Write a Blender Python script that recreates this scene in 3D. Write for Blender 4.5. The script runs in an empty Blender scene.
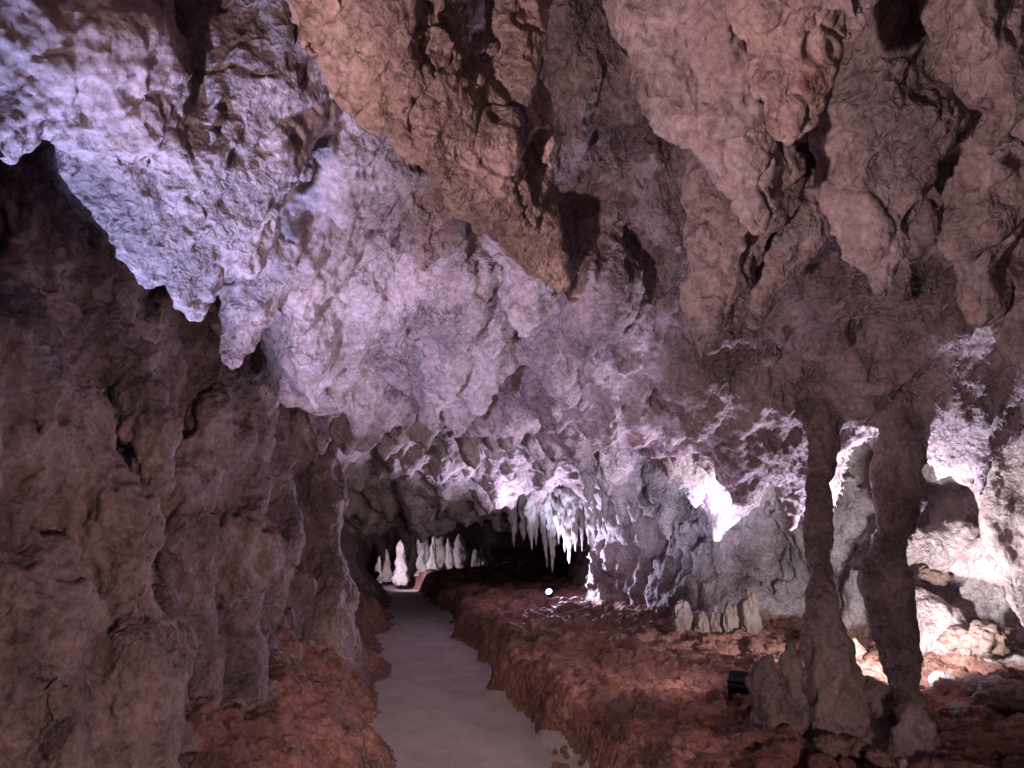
import bpy, math, random
import numpy as np
from concurrent.futures import ThreadPoolExecutor
C = bpy.context.scene.collection
f4 = np.float32
# ------------------------------------------------------------------ camera
EYE = np.array([0, 0, 1.5]); PITCH = math.radians(10.4); FPX = 740.0
cp, sp = math.cos(PITCH), math.sin(PITCH)
def pt(u, v, Y):
    """a point seen at u, v standing Y metres ahead of the camera"""
    x = (u-512)/FPX; y = (384-v)/FPX
    k = Y/(cp - y*sp)
    return np.array([x*k, Y, EYE[2] + (sp + y*cp)*k])
cam = bpy.data.cameras.new('camera'); camo = bpy.data.objects.new('camera', cam); C.objects.link(camo)
cam.sensor_width = 36; cam.lens = 36*FPX/1024; cam.clip_start = .05; cam.clip_end = 200
camo.location = EYE; camo.rotation_euler = (math.pi/2 + PITCH, 0, 0)
bpy.context.scene.camera = camo

# ------------------------------------------------------------------ noise
_rs = np.random.RandomState(7)
PERM = _rs.permutation(256).astype(np.int32); PERM = np.concatenate([PERM, PERM, PERM])
_g = _rs.normal(size=(256, 3)); GR = (_g/np.linalg.norm(_g, axis=1)[:, None]).astype(f4)
RND = _rs.rand(256, 4).astype(f4)
def perlin(x, y, z):
    xi = np.floor(x).astype(np.int32); yi = np.floor(y).astype(np.int32); zi = np.floor(z).astype(np.int32)
    xf = (x-xi).astype(f4); yf = (y-yi).astype(f4); zf = (z-zi).astype(f4)
    xi &= 255; yi &= 255; zi &= 255
    u = xf*xf*(3-2*xf); v = yf*yf*(3-2*yf); w = zf*zf*(3-2*zf)
    out = 0
    for dx in (0, 1):
        a = PERM[xi+dx]; wu = u if dx else 1-u
        for dy in (0, 1):
            b = PERM[a+yi+dy]; wv = v if dy else 1-v
            for dz in (0, 1):
                g = GR[PERM[b+zi+dz]]
                out = out + (wu*wv*(w if dz else 1-w))*(g[..., 0]*(xf-dx)+g[..., 1]*(yf-dy)+g[..., 2]*(zf-dz))
    return out*1.5
def fbm(x, y, z, n=3, gain=.5):
    s = 0; a = 1
    for i in range(n):
        s = s + a*perlin(x+i*17.3, y+i*5.1, z-i*9.7); a *= gain; x = x*2.03; y = y*2.03; z = z*2.03
    return s
def ridged(x, y, z, n=3):
    s = 0; a = 1
    for i in range(n):
        s = s + a*(1-np.abs(perlin(x+i*11.3, y+i*7.1, z+i*3.7))*2.2); a *= .5; x = x*2.07; y = y*2.07; z = z*2.07
    return s/1.75 - .4
def hang(x, y, seed=0, power=1.2, empty=.2):
    """a field of hanging cones, seen from above: 0 between them, up to 1 at a tip"""
    xi = np.floor(x).astype(np.int32); yi = np.floor(y).astype(np.int32)
    best = np.zeros_like(x)
    for dx in (-1, 0, 1):
        for dy in (-1, 0, 1):
            cx = xi+dx; cy = yi+dy
            h = PERM[PERM[(cx+seed) & 255]+(cy & 255)]; r = RND[h]
            px = cx+.5+(r[..., 0]-.5)*.8; py = cy+.5+(r[..., 1]-.5)*.8
            L = np.where(r[..., 2] < empty, .15, .35+.65*r[..., 3]); R = .55+.4*r[..., 2]
            d = np.sqrt((x-px)**2+(y-py)**2+.004)/R
            best = np.maximum(best, L*np.clip(1-d, 0, 1)**power)
    return best.astype(f4)
def worley(x, y, z, seed=0):
    xi = np.floor(x).astype(np.int32); yi = np.floor(y).astype(np.int32); zi = np.floor(z).astype(np.int32)
    b1 = np.full_like(x, 9); b2 = np.full_like(x, 9)
    for dx in (-1, 0, 1):
        for dy in (-1, 0, 1):
            for dz in (-1, 0, 1):
                cx = xi+dx; cy = yi+dy; cz = zi+dz
                r = RND[PERM[PERM[PERM[(cx+seed) & 255]+(cy & 255)]+(cz & 255)]]
                d = (x-cx-r[..., 0])**2+(y-cy-r[..., 1])**2+(z-cz-r[..., 2])**2
                b2 = np.minimum(b2, np.maximum(b1, d)); b1 = np.minimum(b1, d)
    return np.sqrt(b1), np.sqrt(b2)

# ------------------------------------------------------------------ base shapes of the passage
def rbf(pts, vals, smooth=1e-3):
    pts = np.array(pts, float); vals = np.array(vals, float); n = len(pts)
    def phi(r): return np.where(r > 1e-9, r*r*np.log(r+1e-12), 0)
    D = np.linalg.norm(pts[:, None]-pts[None], axis=2)
    A = np.zeros((n+3, n+3)); A[:n, :n] = phi(D)+np.eye(n)*smooth; A[:n, n] = 1; A[:n, n+1:] = pts; A[n, :n] = 1; A[n+1:, :n] = pts.T
    w = np.linalg.solve(A, np.concatenate([vals, [0, 0, 0]]))
    def f(X, Y):
        s = w[n]+w[n+1]*X+w[n+2]*Y
        for i in range(n): s = s+w[i]*phi(np.hypot(X-pts[i, 0], Y-pts[i, 1]))
        return s
    return f
GX0, GX1, GY0, GY1, GS = -8., 8., -4., 34., .1
gx, gy = np.meshgrid(np.arange(GX0, GX1, GS), np.arange(GY0, GY1, GS), indexing='ij')
def bake(f): return f(gx, gy).astype(f4)
def sample(g, x, y):
    u = np.clip((x-GX0)/GS, 0, g.shape[0]-1.01); v = np.clip((y-GY0)/GS, 0, g.shape[1]-1.01)
    i = u.astype(np.int32); j = v.astype(np.int32); a = (u-i).astype(f4); b = (v-j).astype(f4)
    return (g[i, j]*(1-a)+g[i+1, j]*a)*(1-b)+(g[i, j+1]*(1-a)+g[i+1, j+1]*a)*b
# ceiling height over the plan (x, y, z)
CE = [(-1.5, -2, 3.1), (0, -2, 3.2), (2, -2, 3.0), (-2, 1, 3.1), (-1, 1, 3.15), (0, 1, 3.15), (1, 1, 3.1), (2.2, 1, 2.9),
      (-2.2, 2.4, 3.3), (-1.6, 2.1, 3.3), (-1.65, 1.5, 3.3), (-1.15, 2.0, 3.0), (-1.25, 2.8, 2.6), (-.4, 2.4, 3.1), (-.3, 3.2, 2.85), (-.6, 1.6, 3.25), (.5, 2.3, 4.6), (.65, 2.9, 4.5), (.35, 1.7, 3.9), (.5, 3.4, 3.7), (1.3, 2.6, 3.8), (2, 2.4, 3.6), (1.5, 1.5, 3.7), (.9, 1.3, 3.55), (1.2, 3.3, 3.3), (2.1, 3.2, 2.9), 
      (-2.1, 3.6, 3.0), (-1.2, 3.8, 2.5), (-.2, 4, 2.55), (.8, 4.1, 2.5), (1.6, 4.0, 2.3), (2.6, 4, 2.25), (3.8, 4, 2.3),
      (-2.2, 6.5, 2.7), (-1.2, 5.6, 2.55), (-1, 6.8, 2.65), (0, 6.5, 2.55), (1, 6.5, 2.4), (2, 6, 2.15), (3.2, 6, 2.4), (4.5, 6, 2.4),
      (-2.6, 9, 2.75), (-1.2, 9, 2.65), (0, 9, 2.4), (1, 9, 2.25), (2.5, 8, 2.3),
      (-2.8, 11.5, 2.1), (-1.4, 11.5, 1.95), (0, 11.5, 1.95), (1, 11.5, 1.95),
      (-2.8, 13.3, 1.42), (-1.4, 13.3, 1.52), (0, 13.3, 1.6), (1.2, 13.3, 1.6),
      (-3, 16, 2.5), (0, 16, 2.6), (2, 16, 2.4), (-3, 22, 3), (0, 22, 3), (3, 22, 3), (0, 30, 3)]
ceil_g = bake(rbf([c[:2] for c in CE], [c[2] for c in CE], .002))
# plan outline of the open passage
PLAN = [(-1.75, -6), (-1.75, 1), (-1.75, 2.6), (-1.85, 4.5), (-2.15, 7), (-2.5, 9.5), (-2.95, 12.5), (-2.85, 14), (-4.2, 15.5), (-4.8, 19), (-3.5, 23), (2.5, 23),
        (3.2, 17), (1.7, 14.0), (1.0, 12.2), (1.2, 10.6), (1.7, 9.3), (2.15, 8.1), (2.7, 7.5), (3.1, 6.9), (3.35, 6.2), (3.75, 5.2), (3.4, 3.6), (2.6, 2.5), (2.1, 1.0), (2.0, -1), (2.0, -6)]
def polysd(X, Y):
    P = np.array(PLAN); d = np.full(X.shape, 1e9); ins = np.zeros(X.shape, bool)
    for i in range(len(P)):
        a = P[i]; b = P[(i+1) % len(P)]; e = b-a
        t = np.clip(((X-a[0])*e[0]+(Y-a[1])*e[1])/(e@e), 0, 1)
        d = np.minimum(d, np.hypot(X-a[0]-t*e[0], Y-a[1]-t*e[1]))
        c = ((a[1] > Y) != (b[1] > Y)) & (X < (b[0]-a[0])*(Y-a[1])/(b[1]-a[1]+1e-12)+a[0])
        ins ^= c
    return np.where(ins, d, -d)
plan_g = bake(polysd)
# the footpath: centre line and half width along y
PY = [-6, 0, 2, 4.5, 6.2, 9.25, 12.3, 14.5, 16, 18, 20]; PX = [.1, .1, .06, -.16, -.49, -1.05, -1.52, -1.95, -2.25, -2.9, -3.6]
PW = [.64, .64, .64, .61, .56, .53, .46, .38, .35, .35, .3]
def path_d(x, y):
    c = np.interp(y, PY, PX); s = np.sign(x-c)
    wob = .07*np.sin(y*1.9+s*1.3)+.05*np.sin(y*4.3+s*2+1)+.02*np.sin(y*9.1+x*3+s)
    return np.abs(x-c)-np.interp(y, PY, PW)*.98+wob*np.where(y < 13, 1, .3), s
def sstep(a, b, x):
    t = np.clip((x-a)/(b-a), 0, 1); return t*t*(3-2*t)
def ground_z(X, Y):
    d, s = path_d(X, Y)
    d = d + .10*fbm(X*1.6, Y*1.6, X*0+3.1, 3)*np.where(Y > 1, 1, .3)
    right = .34*sstep(.0, .20, d) + .06*np.clip(d-.3, 0, 3) + .05*fbm(X*.9, Y*.9, X*0, 2)*sstep(.2, .6, d)
    left = .24*sstep(.0, .35, d) + .35*sstep(.2, .9, d)
    z = np.where(s > 0, right, left)
    far = sstep(14.2, 15.2, Y)
    z = z + far*sstep(.1, .5, d)*.03 + .05*np.exp(-((X+.9)/.9)**2-((Y-15.3)/.8)**2)*(d > .05)
    return z
ground_g = None
GS2 = .04
def bake_ground():
    global gg
    X, Y = np.meshgrid(np.arange(-6, 6, GS2), np.arange(-4, 26, GS2), indexing='ij')
    gg = ground_z(X, Y).astype(f4)
bake_ground()
def sample_ground(x, y):
    u = np.clip((x+6)/GS2, 0, gg.shape[0]-1.01); v = np.clip((y+4)/GS2, 0, gg.shape[1]-1.01)
    i = u.astype(np.int32); j = v.astype(np.int32); a = (u-i).astype(f4); b = (v-j).astype(f4)
    return (gg[i, j]*(1-a)+gg[i+1, j]*a)*(1-b)+(gg[i, j+1]*(1-a)+gg[i+1, j+1]*a)*b

# ------------------------------------------------------------------ formations: chains of (u, v, Y, radius)
# name, category, label, group, chain, depth flatten, extra
F = []; SG = 'big stalactites hanging from the near roof'
def form(name, cat, label, chain, group=None, k=.06, mat='rock', world=False, lobes=()):
    segs = []; k = .15 if group and group.startswith('pale violet') else k; q = .86 if group == SG and chain[0][0] > 650 else 1
    for ch in (chain,)+tuple(lobes):
        P = [(np.array(c[:3], float) if world else pt(*c[:3])) for c in ch]; R = [c[3]*q for c in ch]
        for i in range(len(P)-1): segs.append((P[i], P[i+1], R[i], R[i+1]))
    allp = np.array([s[0] for s in segs]+[s[1] for s in segs]); rr = max(max(s[2], s[3]) for s in segs)
    F.append(dict(name=name, cat=cat, label=label, group=group, segs=segs, k=k, mat=mat, lo=allp.min(0)-rr, hi=allp.max(0)+rr))
SG = 'big stalactites hanging from the near roof'
form('stalactite', 'stalactite', 'orange-tinged broad stalactite ridge beside the dark roof hollow, running down to one blunt tip',
     [(300, -150, 1.5, .2), (385, 0, 1.65, .20), (445, 110, 1.85, .17), (500, 195, 2.05, .12), (540, 245, 2.2, .07), (560, 280, 2.25, .03)], SG,
     lobes=([(530, -100, 1.7, .12), (515, 60, 1.85, .10), (530, 180, 2.1, .08), (552, 250, 2.2, .04)],))
form('stalactite', 'stalactite', 'huge pitted pinkish stalactite with a rusty scar near its root, right of the dark hollow',
     [(690, -120, 1.75, .30), (690, 10, 1.85, .24), (715, 90, 1.95, .20), (745, 160, 2.0, .12), (757, 215, 2.02, .05), (758, 232, 2.02, .03)], SG)
form('stalactite', 'stalactite', 'smooth grey-pink stalactite with a pale orange thumb-like tip, before the huge pitted one',
     [(800, -120, 1.45, .17), (790, 0, 1.5, .15), (790, 70, 1.55, .085), (790, 115, 1.58, .045), (791, 133, 1.58, .03)], SG)
form('stalactite', 'stalactite', 'small stubby stalactite tip at the very top edge of the photo',
     [(850, -110, 1.3, .12), (850, -30, 1.32, .10), (853, 15, 1.34, .05), (856, 38, 1.34, .022)], SG)
form('stalactite', 'stalactite', 'wide lumpy mauve stalactite whose point hangs just above the white coral-like crusts',
     [(900, 0, 2.0, .30), (885, 110, 2.1, .25), (875, 180, 2.2, .20), (880, 240, 2.22, .11), (882, 283, 2.23, .035)], SG)
form('stalactite', 'stalactite', 'pointed stalactite at the top right corner with a sharp narrow tip',
     [(980, -80, 1.6, .16), (985, 30, 1.65, .13), (993, 100, 1.7, .07), (1000, 160, 1.7, .018)], SG)
form('stalactite', 'stalactite', 'rounded bulging stalactite low at the right edge, behind the sharp narrow one',
     [(1000, 60, 2.1, .25), (985, 150, 2.2, .20), (975, 220, 2.25, .12), (965, 245, 2.3, .07)], SG)
form('stalactite', 'stalactite', 'pale smooth slab-like stalactite near the right edge under the lumpy mauve one',
     [(980, 200, 2.5, .16), (985, 250, 2.55, .13), (985, 300, 2.55, .08), (978, 322, 2.55, .03)], SG, lobes=([(1060, 240, 2.6, .25), (1040, 330, 2.6, .12), (1035, 370, 2.6, .05)],))
form('stalactite', 'stalactite', 'brown stalactite with a blunt tan tip, lowest of the big ones in mid roof',
     [(780, 60, 2.3, .28), (750, 170, 2.5, .24), (722, 250, 2.6, .17), (707, 310, 2.65, .10), (700, 358, 2.7, .03)], SG,
     lobes=([(810, 150, 2.5, .16), (800, 230, 2.6, .12), (752, 318, 2.7, .04)],))
LG = 'pale violet lobes along the left edge of the roof'
form('rock_lobe', 'rock lobe', 'longest violet-white fluted lobe, hanging in front of the black recess above the left wall',
     [(110, 50, 1.8, .16), (145, 140, 2.0, .17), (170, 220, 2.2, .13), (190, 285, 2.35, .07), (196, 315, 2.4, .03)], LG,
     lobes=([(75, 70, 1.85, .08), (98, 160, 2.0, .08), (128, 235, 2.15, .06), (150, 280, 2.25, .03)], [(215, 100, 2.1, .1), (210, 200, 2.25, .09), (215, 260, 2.4, .04)]))
form('rock_lobe', 'rock lobe', 'violet lobe cut off at the top left corner above the black recess',
     [(-10, -60, 1.6, .14), (-8, 40, 1.65, .11), (-6, 100, 1.7, .075), (-8, 145, 1.7, .04)], LG)
form('rock_lobe', 'rock lobe', 'small bright knob-shaped lobe below the tip of the longest fluted lobe',
     [(260, 250, 2.7, .15), (245, 300, 2.75, .10), (237, 335, 2.8, .06), (233, 356, 2.8, .03)], LG)
form('rock_lobe', 'rock lobe', 'rough brown-faced lobe bulging from the middle of the violet roof',
     [(270, 60, 2.1, .16), (258, 150, 2.2, .15), (250, 225, 2.3, .10), (252, 262, 2.33, .035)], LG)
form('rock_lobe', 'rock lobe', 'narrow pale lobe at the lower end of the violet roof edge',
     [(330, 300, 3.6, .16), (318, 360, 3.7, .10), (318, 402, 3.75, .035)], LG)
for (u, v, Y, w, lab) in [(345, 215, 2.6, .12, 'flat violet lobe between the brown-faced lobe and the orange-tinged ridge'), (300, 330, 3.0, .10, 'purple lobe with a split end in the lower violet roof'),
    (395, 345, 3.6, .12, 'violet lobe under the deep pocket near the middle of the roof'), (470, 350, 4.0, .13, 'low violet lobe straight above the tunnel mouth'), (425, 270, 2.9, .12, 'broad pinkish lobe left of the orange ridge tip'),
    (350, 450, 5.5, .16, 'pinkish lobe where the violet roof meets the left wall'), (520, 330, 3.4, .12, 'grey-violet lobe right below the orange ridge tip'), (585, 350, 3.9, .15, 'cracked grey lobe below the dark roof hollow')]:
    form('rock_lobe', 'rock lobe', lab, [(u+15, v-.34/Y*FPX, Y-.12, w*1.4), (u+5, v-.16/Y*FPX, Y, w), (u, v, Y, w*.25)], LG, k=.08)
MG = 'scalloped lobes under the middle of the roof'
for (u, v, Y, w, ln, lab) in [
    (655, 455, 5.2, .22, .5, 'dark smooth cup-shaped lobe at the centre of the scalloped roof'),
    (600, 425, 5.0, .18, .5, 'thin-edged grey lobe just above the dark cup-shaped one'),
    (545, 445, 6.0, .13, .4, 'narrow upright lobe hanging alone in mid roof with a flat end'),
    (722, 543, 6.3, .24, .9, 'brightly lit white lobe with a drop-shaped tip before the grey back wall'),
    (745, 505, 4.6, .22, .6, 'brown shaded lobe with a wavy rim left of the slender column'),
    (785, 535, 4.8, .10, .4, 'small brown finger lobe between the wavy-rimmed lobe and the slender column'),
    (500, 405, 6.2, .2, .35, 'flat violet lobe in mid roof above the tunnel'),
    (440, 410, 6.0, .2, .35, 'stubby violet lobe above the left side of the tunnel'),
    (610, 500, 7.5, .18, .6, 'pale grooved lobe above the floor lamp side of the back wall')]:
    s = ln/Y*FPX
    form('rock_lobe', 'rock lobe', lab, [(u+10, v-s, Y-.1, w*1.5), (u+4, v-s*.5, Y, w), (u, v-8, Y, w*.3)], MG, k=.12)
for i in range(14):
    u = 588+i*15.5; Y = 8.9-i*.12; v = 505+14*math.sin(i*2.7)+(i % 3)*12; r = .10+.04*math.sin(i*4.1)
    form('stalactite', 'stalactite', ['pale drip numbered among the fringe of the back wall roof'][0], [(u, v-60, Y+.1, r*1.4), (u, v-30, Y, r), (u+2, v, Y, r*.25)], 'pale drips fringing the roof before the back wall', k=.05, mat='back')
    F[-1]['label'] = 'small pale drip, one of the even fringe hanging before the grey back wall'
# the two columns and the stalagmites about their feet
form('column', 'cave column', 'slender dark column, narrow at the middle and flaring to a wide foot, left of the thicker one',
     [(822, 390, 4.3, .12), (824, 450, 4.2, .085), (824, 490, 4.15, .068), (823, 530, 4.12, .058), (823, 565, 4.12, .055), (823, 600, 4.1, .07), (828, 650, 4.08, .105), (834, 690, 4.05, .13), (836, 760, 4.0, .16)], None, k=.04, mat='dark')
form('column', 'cave column', 'thick lumpy dark column with a bulge at mid height, right of the slender one',
     [(905, 370, 4.6, .17), (899, 440, 4.5, .13), (897, 500, 4.45, .135), (894, 540, 4.42, .11), (886, 580, 4.4, .14), (890, 620, 4.38, .13), (899, 660, 4.3, .11), (908, 700, 4.3, .06), (910, 750, 4.3, .10)], None, k=.04, mat='dark',
     lobes=([(880, 560, 4.4, .07), (862, 568, 4.35, .035), (852, 570, 4.3, .02)],))
GG = 'stalagmites at the feet of the columns'
form('stalagmite', 'stalagmite', 'squat flat-topped dark stalagmite beside the small black floor lamp', [(768, 660, 4.1, .045), (767, 680, 4.08, .065), (770, 720, 4.05, .09), (770, 760, 4.05, .10)], GG, k=.02, mat='dark')
form('stalagmite', 'stalagmite', 'narrow pointed stalagmite rising between the squat one and the slender column', [(791, 641, 4.05, .028), (791, 660, 4.0, .045), (792, 700, 3.98, .055), (790, 760, 3.95, .07)], GG, k=.015, mat='dark')
form('boulder', 'boulder', 'rounded dark boulder between the feet of the two columns', [(868, 700, 4.0, .10), (878, 725, 3.95, .13), (880, 760, 3.9, .15)], GG, k=.02, mat='dark')
form('stalagmite', 'stalagmite', 'low broken stump in front of the thick column', [(912, 716, 3.65, .06), (914, 740, 3.6, .09), (918, 790, 3.55, .13)], GG, k=.02, mat='dark')
DG = 'draperies hanging at the right edge'
form('drapery', 'drapery', 'long white lit drapery slanting down at the right edge', [(975, 410, 4.9, .16), (985, 470, 5.0, .12), (1000, 540, 4.95, .10), (1020, 600, 4.9, .06), (1026, 630, 4.9, .03)], DG, k=.06)
form('drapery', 'drapery', 'broad white drapery half out of the picture behind the long one', [(1045, 400, 4.7, .2), (1040, 470, 4.8, .15), (1045, 560, 4.8, .10)], DG, k=.06)
form('rock_ledge', 'rock ledge', 'horizontal brown ledge under the bright alcove on the right wall', [(900, 545, 5.8, .16), (960, 548, 5.6, .18), (1010, 560, 5.3, .16)], None, k=.08)
form('rock_ledge', 'rock ledge', 'sloping pale rock apron running down from the right wall to the floor', [(890, 590, 6.0, .16), (930, 620, 5.7, .18), (965, 665, 5.5, .18)], None, k=.1)
# buttresses on the left wall
BG = 'rock buttresses of the left wall'
form('buttress', 'rock buttress', 'bulging fluted buttress with a rounded shoulder in the middle of the left wall',
     [(210, 420, 4.7, .14), (218, 450, 4.55, .26), (226, 500, 4.6, .20), (232, 555, 4.5, .27), (228, 610, 4.6, .17), (220, 690, 4.5, .25)], BG, k=.12, mat='wall',
     lobes=([(262, 470, 5.2, .18), (268, 540, 5.1, .22), (262, 610, 5.2, .14)], [(175, 470, 4.0, .12), (182, 540, 3.9, .17), (180, 620, 4.0, .1)]))
form('buttress', 'rock buttress', 'dark rounded buttress nearest the camera on the left wall',
     [(95, 470, 3.0, .08), (105, 520, 2.95, .19), (112, 590, 3.0, .13), (120, 660, 2.95, .20), (110, 800, 3.0, .2)], BG, k=.1, mat='wall',
     lobes=([(60, 560, 2.7, .06), (55, 620, 2.65, .14), (45, 700, 2.7, .1)], [(150, 600, 3.3, .07), (155, 660, 3.25, .13), (160, 740, 3.3, .08)]))
form('buttress', 'rock buttress', 'slim buttress where the left wall turns toward the tunnel',
     [(312, 440, 7.5, .2), (318, 500, 7.4, .3), (316, 550, 7.5, .2), (325, 600, 7.3, .3), (330, 650, 7.2, .25)], BG, k=.12, mat='wall')
form('buttress', 'rock buttress', 'folded buttress hanging high on the left wall with an undercut foot',
     [(40, 330, 2.9, .14), (60, 420, 2.85, .16), (78, 490, 2.85, .10), (130, 535, 2.9, .04)], BG, k=.08, mat='wall', lobes=([(130, 360, 3.2, .12), (150, 430, 3.2, .13), (160, 480, 3.2, .05)],))

def chain_sd(P, f, nz):
    best = None
    for a, b, ra, rb in f['segs']:
        a = a.astype(f4); e = (b-a).astype(f4)
        t = np.clip((P-a)@e/(e@e), 0, 1)
        r = ra+(rb-ra)*t
        d = np.sqrt(((P-a-t[:, None]*e)**2).sum(1))-r-np.minimum(.12 if f['mat'] == 'wall' else .07, .28*r)*nz
        best = d if best is None else smin(best, d, .03)
    return best*.75
def smin(a, b, k):
    h = np.clip(.5+.5*(b-a)/k, 0, 1)
    return b+(a-b)*h-k*h*(1-h)

def field(P, want=False):
    """P (n,3) -> rock distance (positive in the air); want: also the index of the nearest component"""
    x, y, z = P[:, 0], P[:, 1], P[:, 2]
    # irregular bending of everything, larger than a hand
    wx = .09*perlin(x*1.3, y*1.3, z*1.3)+.045*perlin(x*3.1+9, y*3.1, z*3.1); wy = .09*perlin(x*1.3+40, y*1.3, z*1.3)
    wz = .07*perlin(x*1.3, y*1.3+50, z*1.3)+.03*perlin(x*3.1, y*3.1+31, z*3.1)
    x2 = x+wx*1.4; y2 = y+wy*1.4
    # ceiling with hanging points
    zc = sample(ceil_g, x, y)
    near = 1-sstep(2.0, 3.2, y); mid = sstep(2.2, 3.6, y)
    amp = .5+.5*perlin(x*.7, y*.7, x*0+5)
    drop = (.18+.40*mid)*hang(x2*1.6, y2*1.1, 3, .9)+(.12+.24*mid)*hang(x2*3.6+.3*z, y2*2.6, 11, .8)*(.5+amp)+(.07+.05*mid)*hang(x2*9, y2*6, 23, .8)*(.4+amp)
    zc = zc-drop+.11+.12*mid+.10*perlin(x*.9, y*.9, x*0+2.2)*mid
    cav = .15*ridged(x*1.8+wx*3, y*1.8, z*2.4, 2)+.05*perlin(x*5.5, y*5.5, z*5.5)
    fc = (zc-z-cav*.9)*.55
    # walls with flutes and folds
    pl = sample(plan_g, x, y)
    left = x < np.interp(y, PY, PX)
    rec = sstep(1.9, 2.6, z)*(1-sstep(2.3, 3.2, y))
    flute = .34*perlin(x*1.4+wx, y*1.4, z*.8)+.24*ridged(x*2.4+wx*5, y*2.4, z*1.0+wy*3, 3)+.07*ridged(x*7+wx*6, y*7, z*2.8, 2)+.15*ridged(x*3.6+3, y*3.6+wx*3, z*.9+wx*2, 2)
    bl = .42*hang(y*1.45+.3*z+wx*3, z*.80+wy*3, 31, .65, .1)+.22*hang(y*3.3+wx*5, z*1.5+wy*4, 37, .65, .1)
    flute = flute*.85+bl-.22+np.where(left, 0, .13*ridged(x*1.3+5, y*1.3+wx*3, z*3.1+wy*3, 3))
    low = .35*(1-sstep(.2, 1.2, z))
    fw = (pl-flute*np.where(left, .75, .92)-.03+np.where(left, rec*.55-low*.7, .12-low*.4))*.8
    # floor
    dpath, sd = path_d(x, y)
    offp = sstep(.0, .25, dpath)
    zg = sample_ground(x, y)+offp*(.10*fbm(x*2.2, y*2.2, z*0+1, 2)+.085*ridged(x*4.5, y*4.5, z*4.5, 3)+.05*perlin(x*9, y*9, z*9))
    fg = (z-zg)*.75
    fl = np.where(left, fw, fw)
    vals = [fc, fw, fg]
    out = smin(smin(fc, fw, .22), fg, np.where(dpath > 0, .10, .02))
    Pw = np.stack([x+wx*.3, y+wy*.3, z+wz*.3], 1).astype(f4)
    nz = .9*ridged(x*3.6, y*3.6, z*1.5, 2)+.6*perlin(x*2.3+7, y*2.3, z*1.7)+.5*(1-2*np.abs(perlin(x*11, y*11, z*1.6+3)))-.3
    lo = P.min(0)-.35; hi = P.max(0)+.35
    idx = [0, 1, 2]
    for i, f in enumerate(F):
        if (f['lo'] > hi).any() or (f['hi'] < lo).any(): continue
        d = chain_sd(Pw, f, nz)
        if want: vals.append(d); idx.append(3+i)
        out = smin(out, d, f['k'])
    if want:
        V = np.stack(vals); V[3:] -= .015
        lab = np.array(idx)[V.argmin(0)]
        lab = np.where((lab == 1) & ~left, 100, lab)
        lab = np.where((lab == 2) & (dpath < .0), 101, lab)
        return out, lab
    return out

# ------------------------------------------------------------------ sparse surface nets on a grid that is finer where it is near
APEX = np.array([0, -.4, 1.5])
def axis(lo, hi, c0, c1, d, grow=1.05, mx=6):
    mid = list(np.arange(c0, c1, d)); a = []; s = d; v = mid[-1]
    while v < hi: s = min(s*grow, d*mx); v += s; a.append(v)
    b = []; s = d; v = c0
    while v > lo: s = min(s*grow, d*mx); v -= s; b.append(v)
    return np.array(b[::-1]+mid+a)
QD = .0044
R_ = math.radians
AZ = axis(R_(-86), R_(86), R_(-37), R_(37), QD); EL = axis(R_(-80), R_(82), R_(-19), R_(40), QD)
RR = np.exp(np.arange(math.log(.75), math.log(26), .0062))
def pad(a):
    n = (-(len(a)-1)) % 16; s = a[-1]-a[-2]
    return np.concatenate([a, a[-1]+s*np.arange(1, n+1)])
AZ, EL, RR = pad(AZ), pad(EL), pad(RR)
nA, nE, nR = len(AZ)-1, len(EL)-1, len(RR)-1
SA, CA, SE, CEL = np.sin(AZ), np.cos(AZ), np.sin(EL), np.cos(EL)
def gpos(i, j, k):
    r = RR[k]
    return np.stack([r*SA[i]*CEL[j]+APEX[0], r*CA[i]*CEL[j]+APEX[1], r*SE[j]+APEX[2]], -1).astype(f4)
pool = ThreadPoolExecutor(4)
def refine(blocks, size, gfac):
    """keep blocks (origin cells) whose centre is near the surface"""
    def work(b):
        c = b+size//2; P = gpos(c[:, 0], c[:, 1], c[:, 2])
        h = 0
        Q = gpos(b[:, 0], b[:, 1], b[:, 2]); h = np.linalg.norm(P-Q, axis=1)
        return np.abs(field(P)) < h*gfac+.02
    ch = np.array_split(blocks, max(1, len(blocks)//3000))
    return blocks[np.concatenate(list(pool.map(work, ch)))]
def split(blocks, a, b):
    n = a//b; o = np.stack(np.meshgrid(*[np.arange(n)*b]*3, indexing='ij'), -1).reshape(-1, 3)
    return (blocks[:, None]+o[None]).reshape(-1, 3)
import time; T0 = time.time()
B = np.stack(np.meshgrid(np.arange(0, nA, 16), np.arange(0, nE, 16), np.arange(0, nR, 16), indexing='ij'), -1).reshape(-1, 3)
B = refine(B, 16, 1.7); B = split(B, 16, 4); B = refine(B, 4, 1.15)
print('blocks', len(B), time.time()-T0, nA, nE, nR)
o5 = np.stack(np.meshgrid(*[np.arange(5)]*3, indexing='ij'), -1).reshape(-1, 3)
NJ, NK = nE+1, nR+1
def cid(c): return (c[..., 0].astype(np.int64)*NJ+c[..., 1])*NK+c[..., 2]
CORN = [(a, b, c) for a in (0, 1) for b in (0, 1) for c in (0, 1)]
EDG = [(p, q) for p in range(8) for q in range(p+1, 8) if sum(abs(CORN[p][t]-CORN[q][t]) for t in range(3)) == 1]
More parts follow.
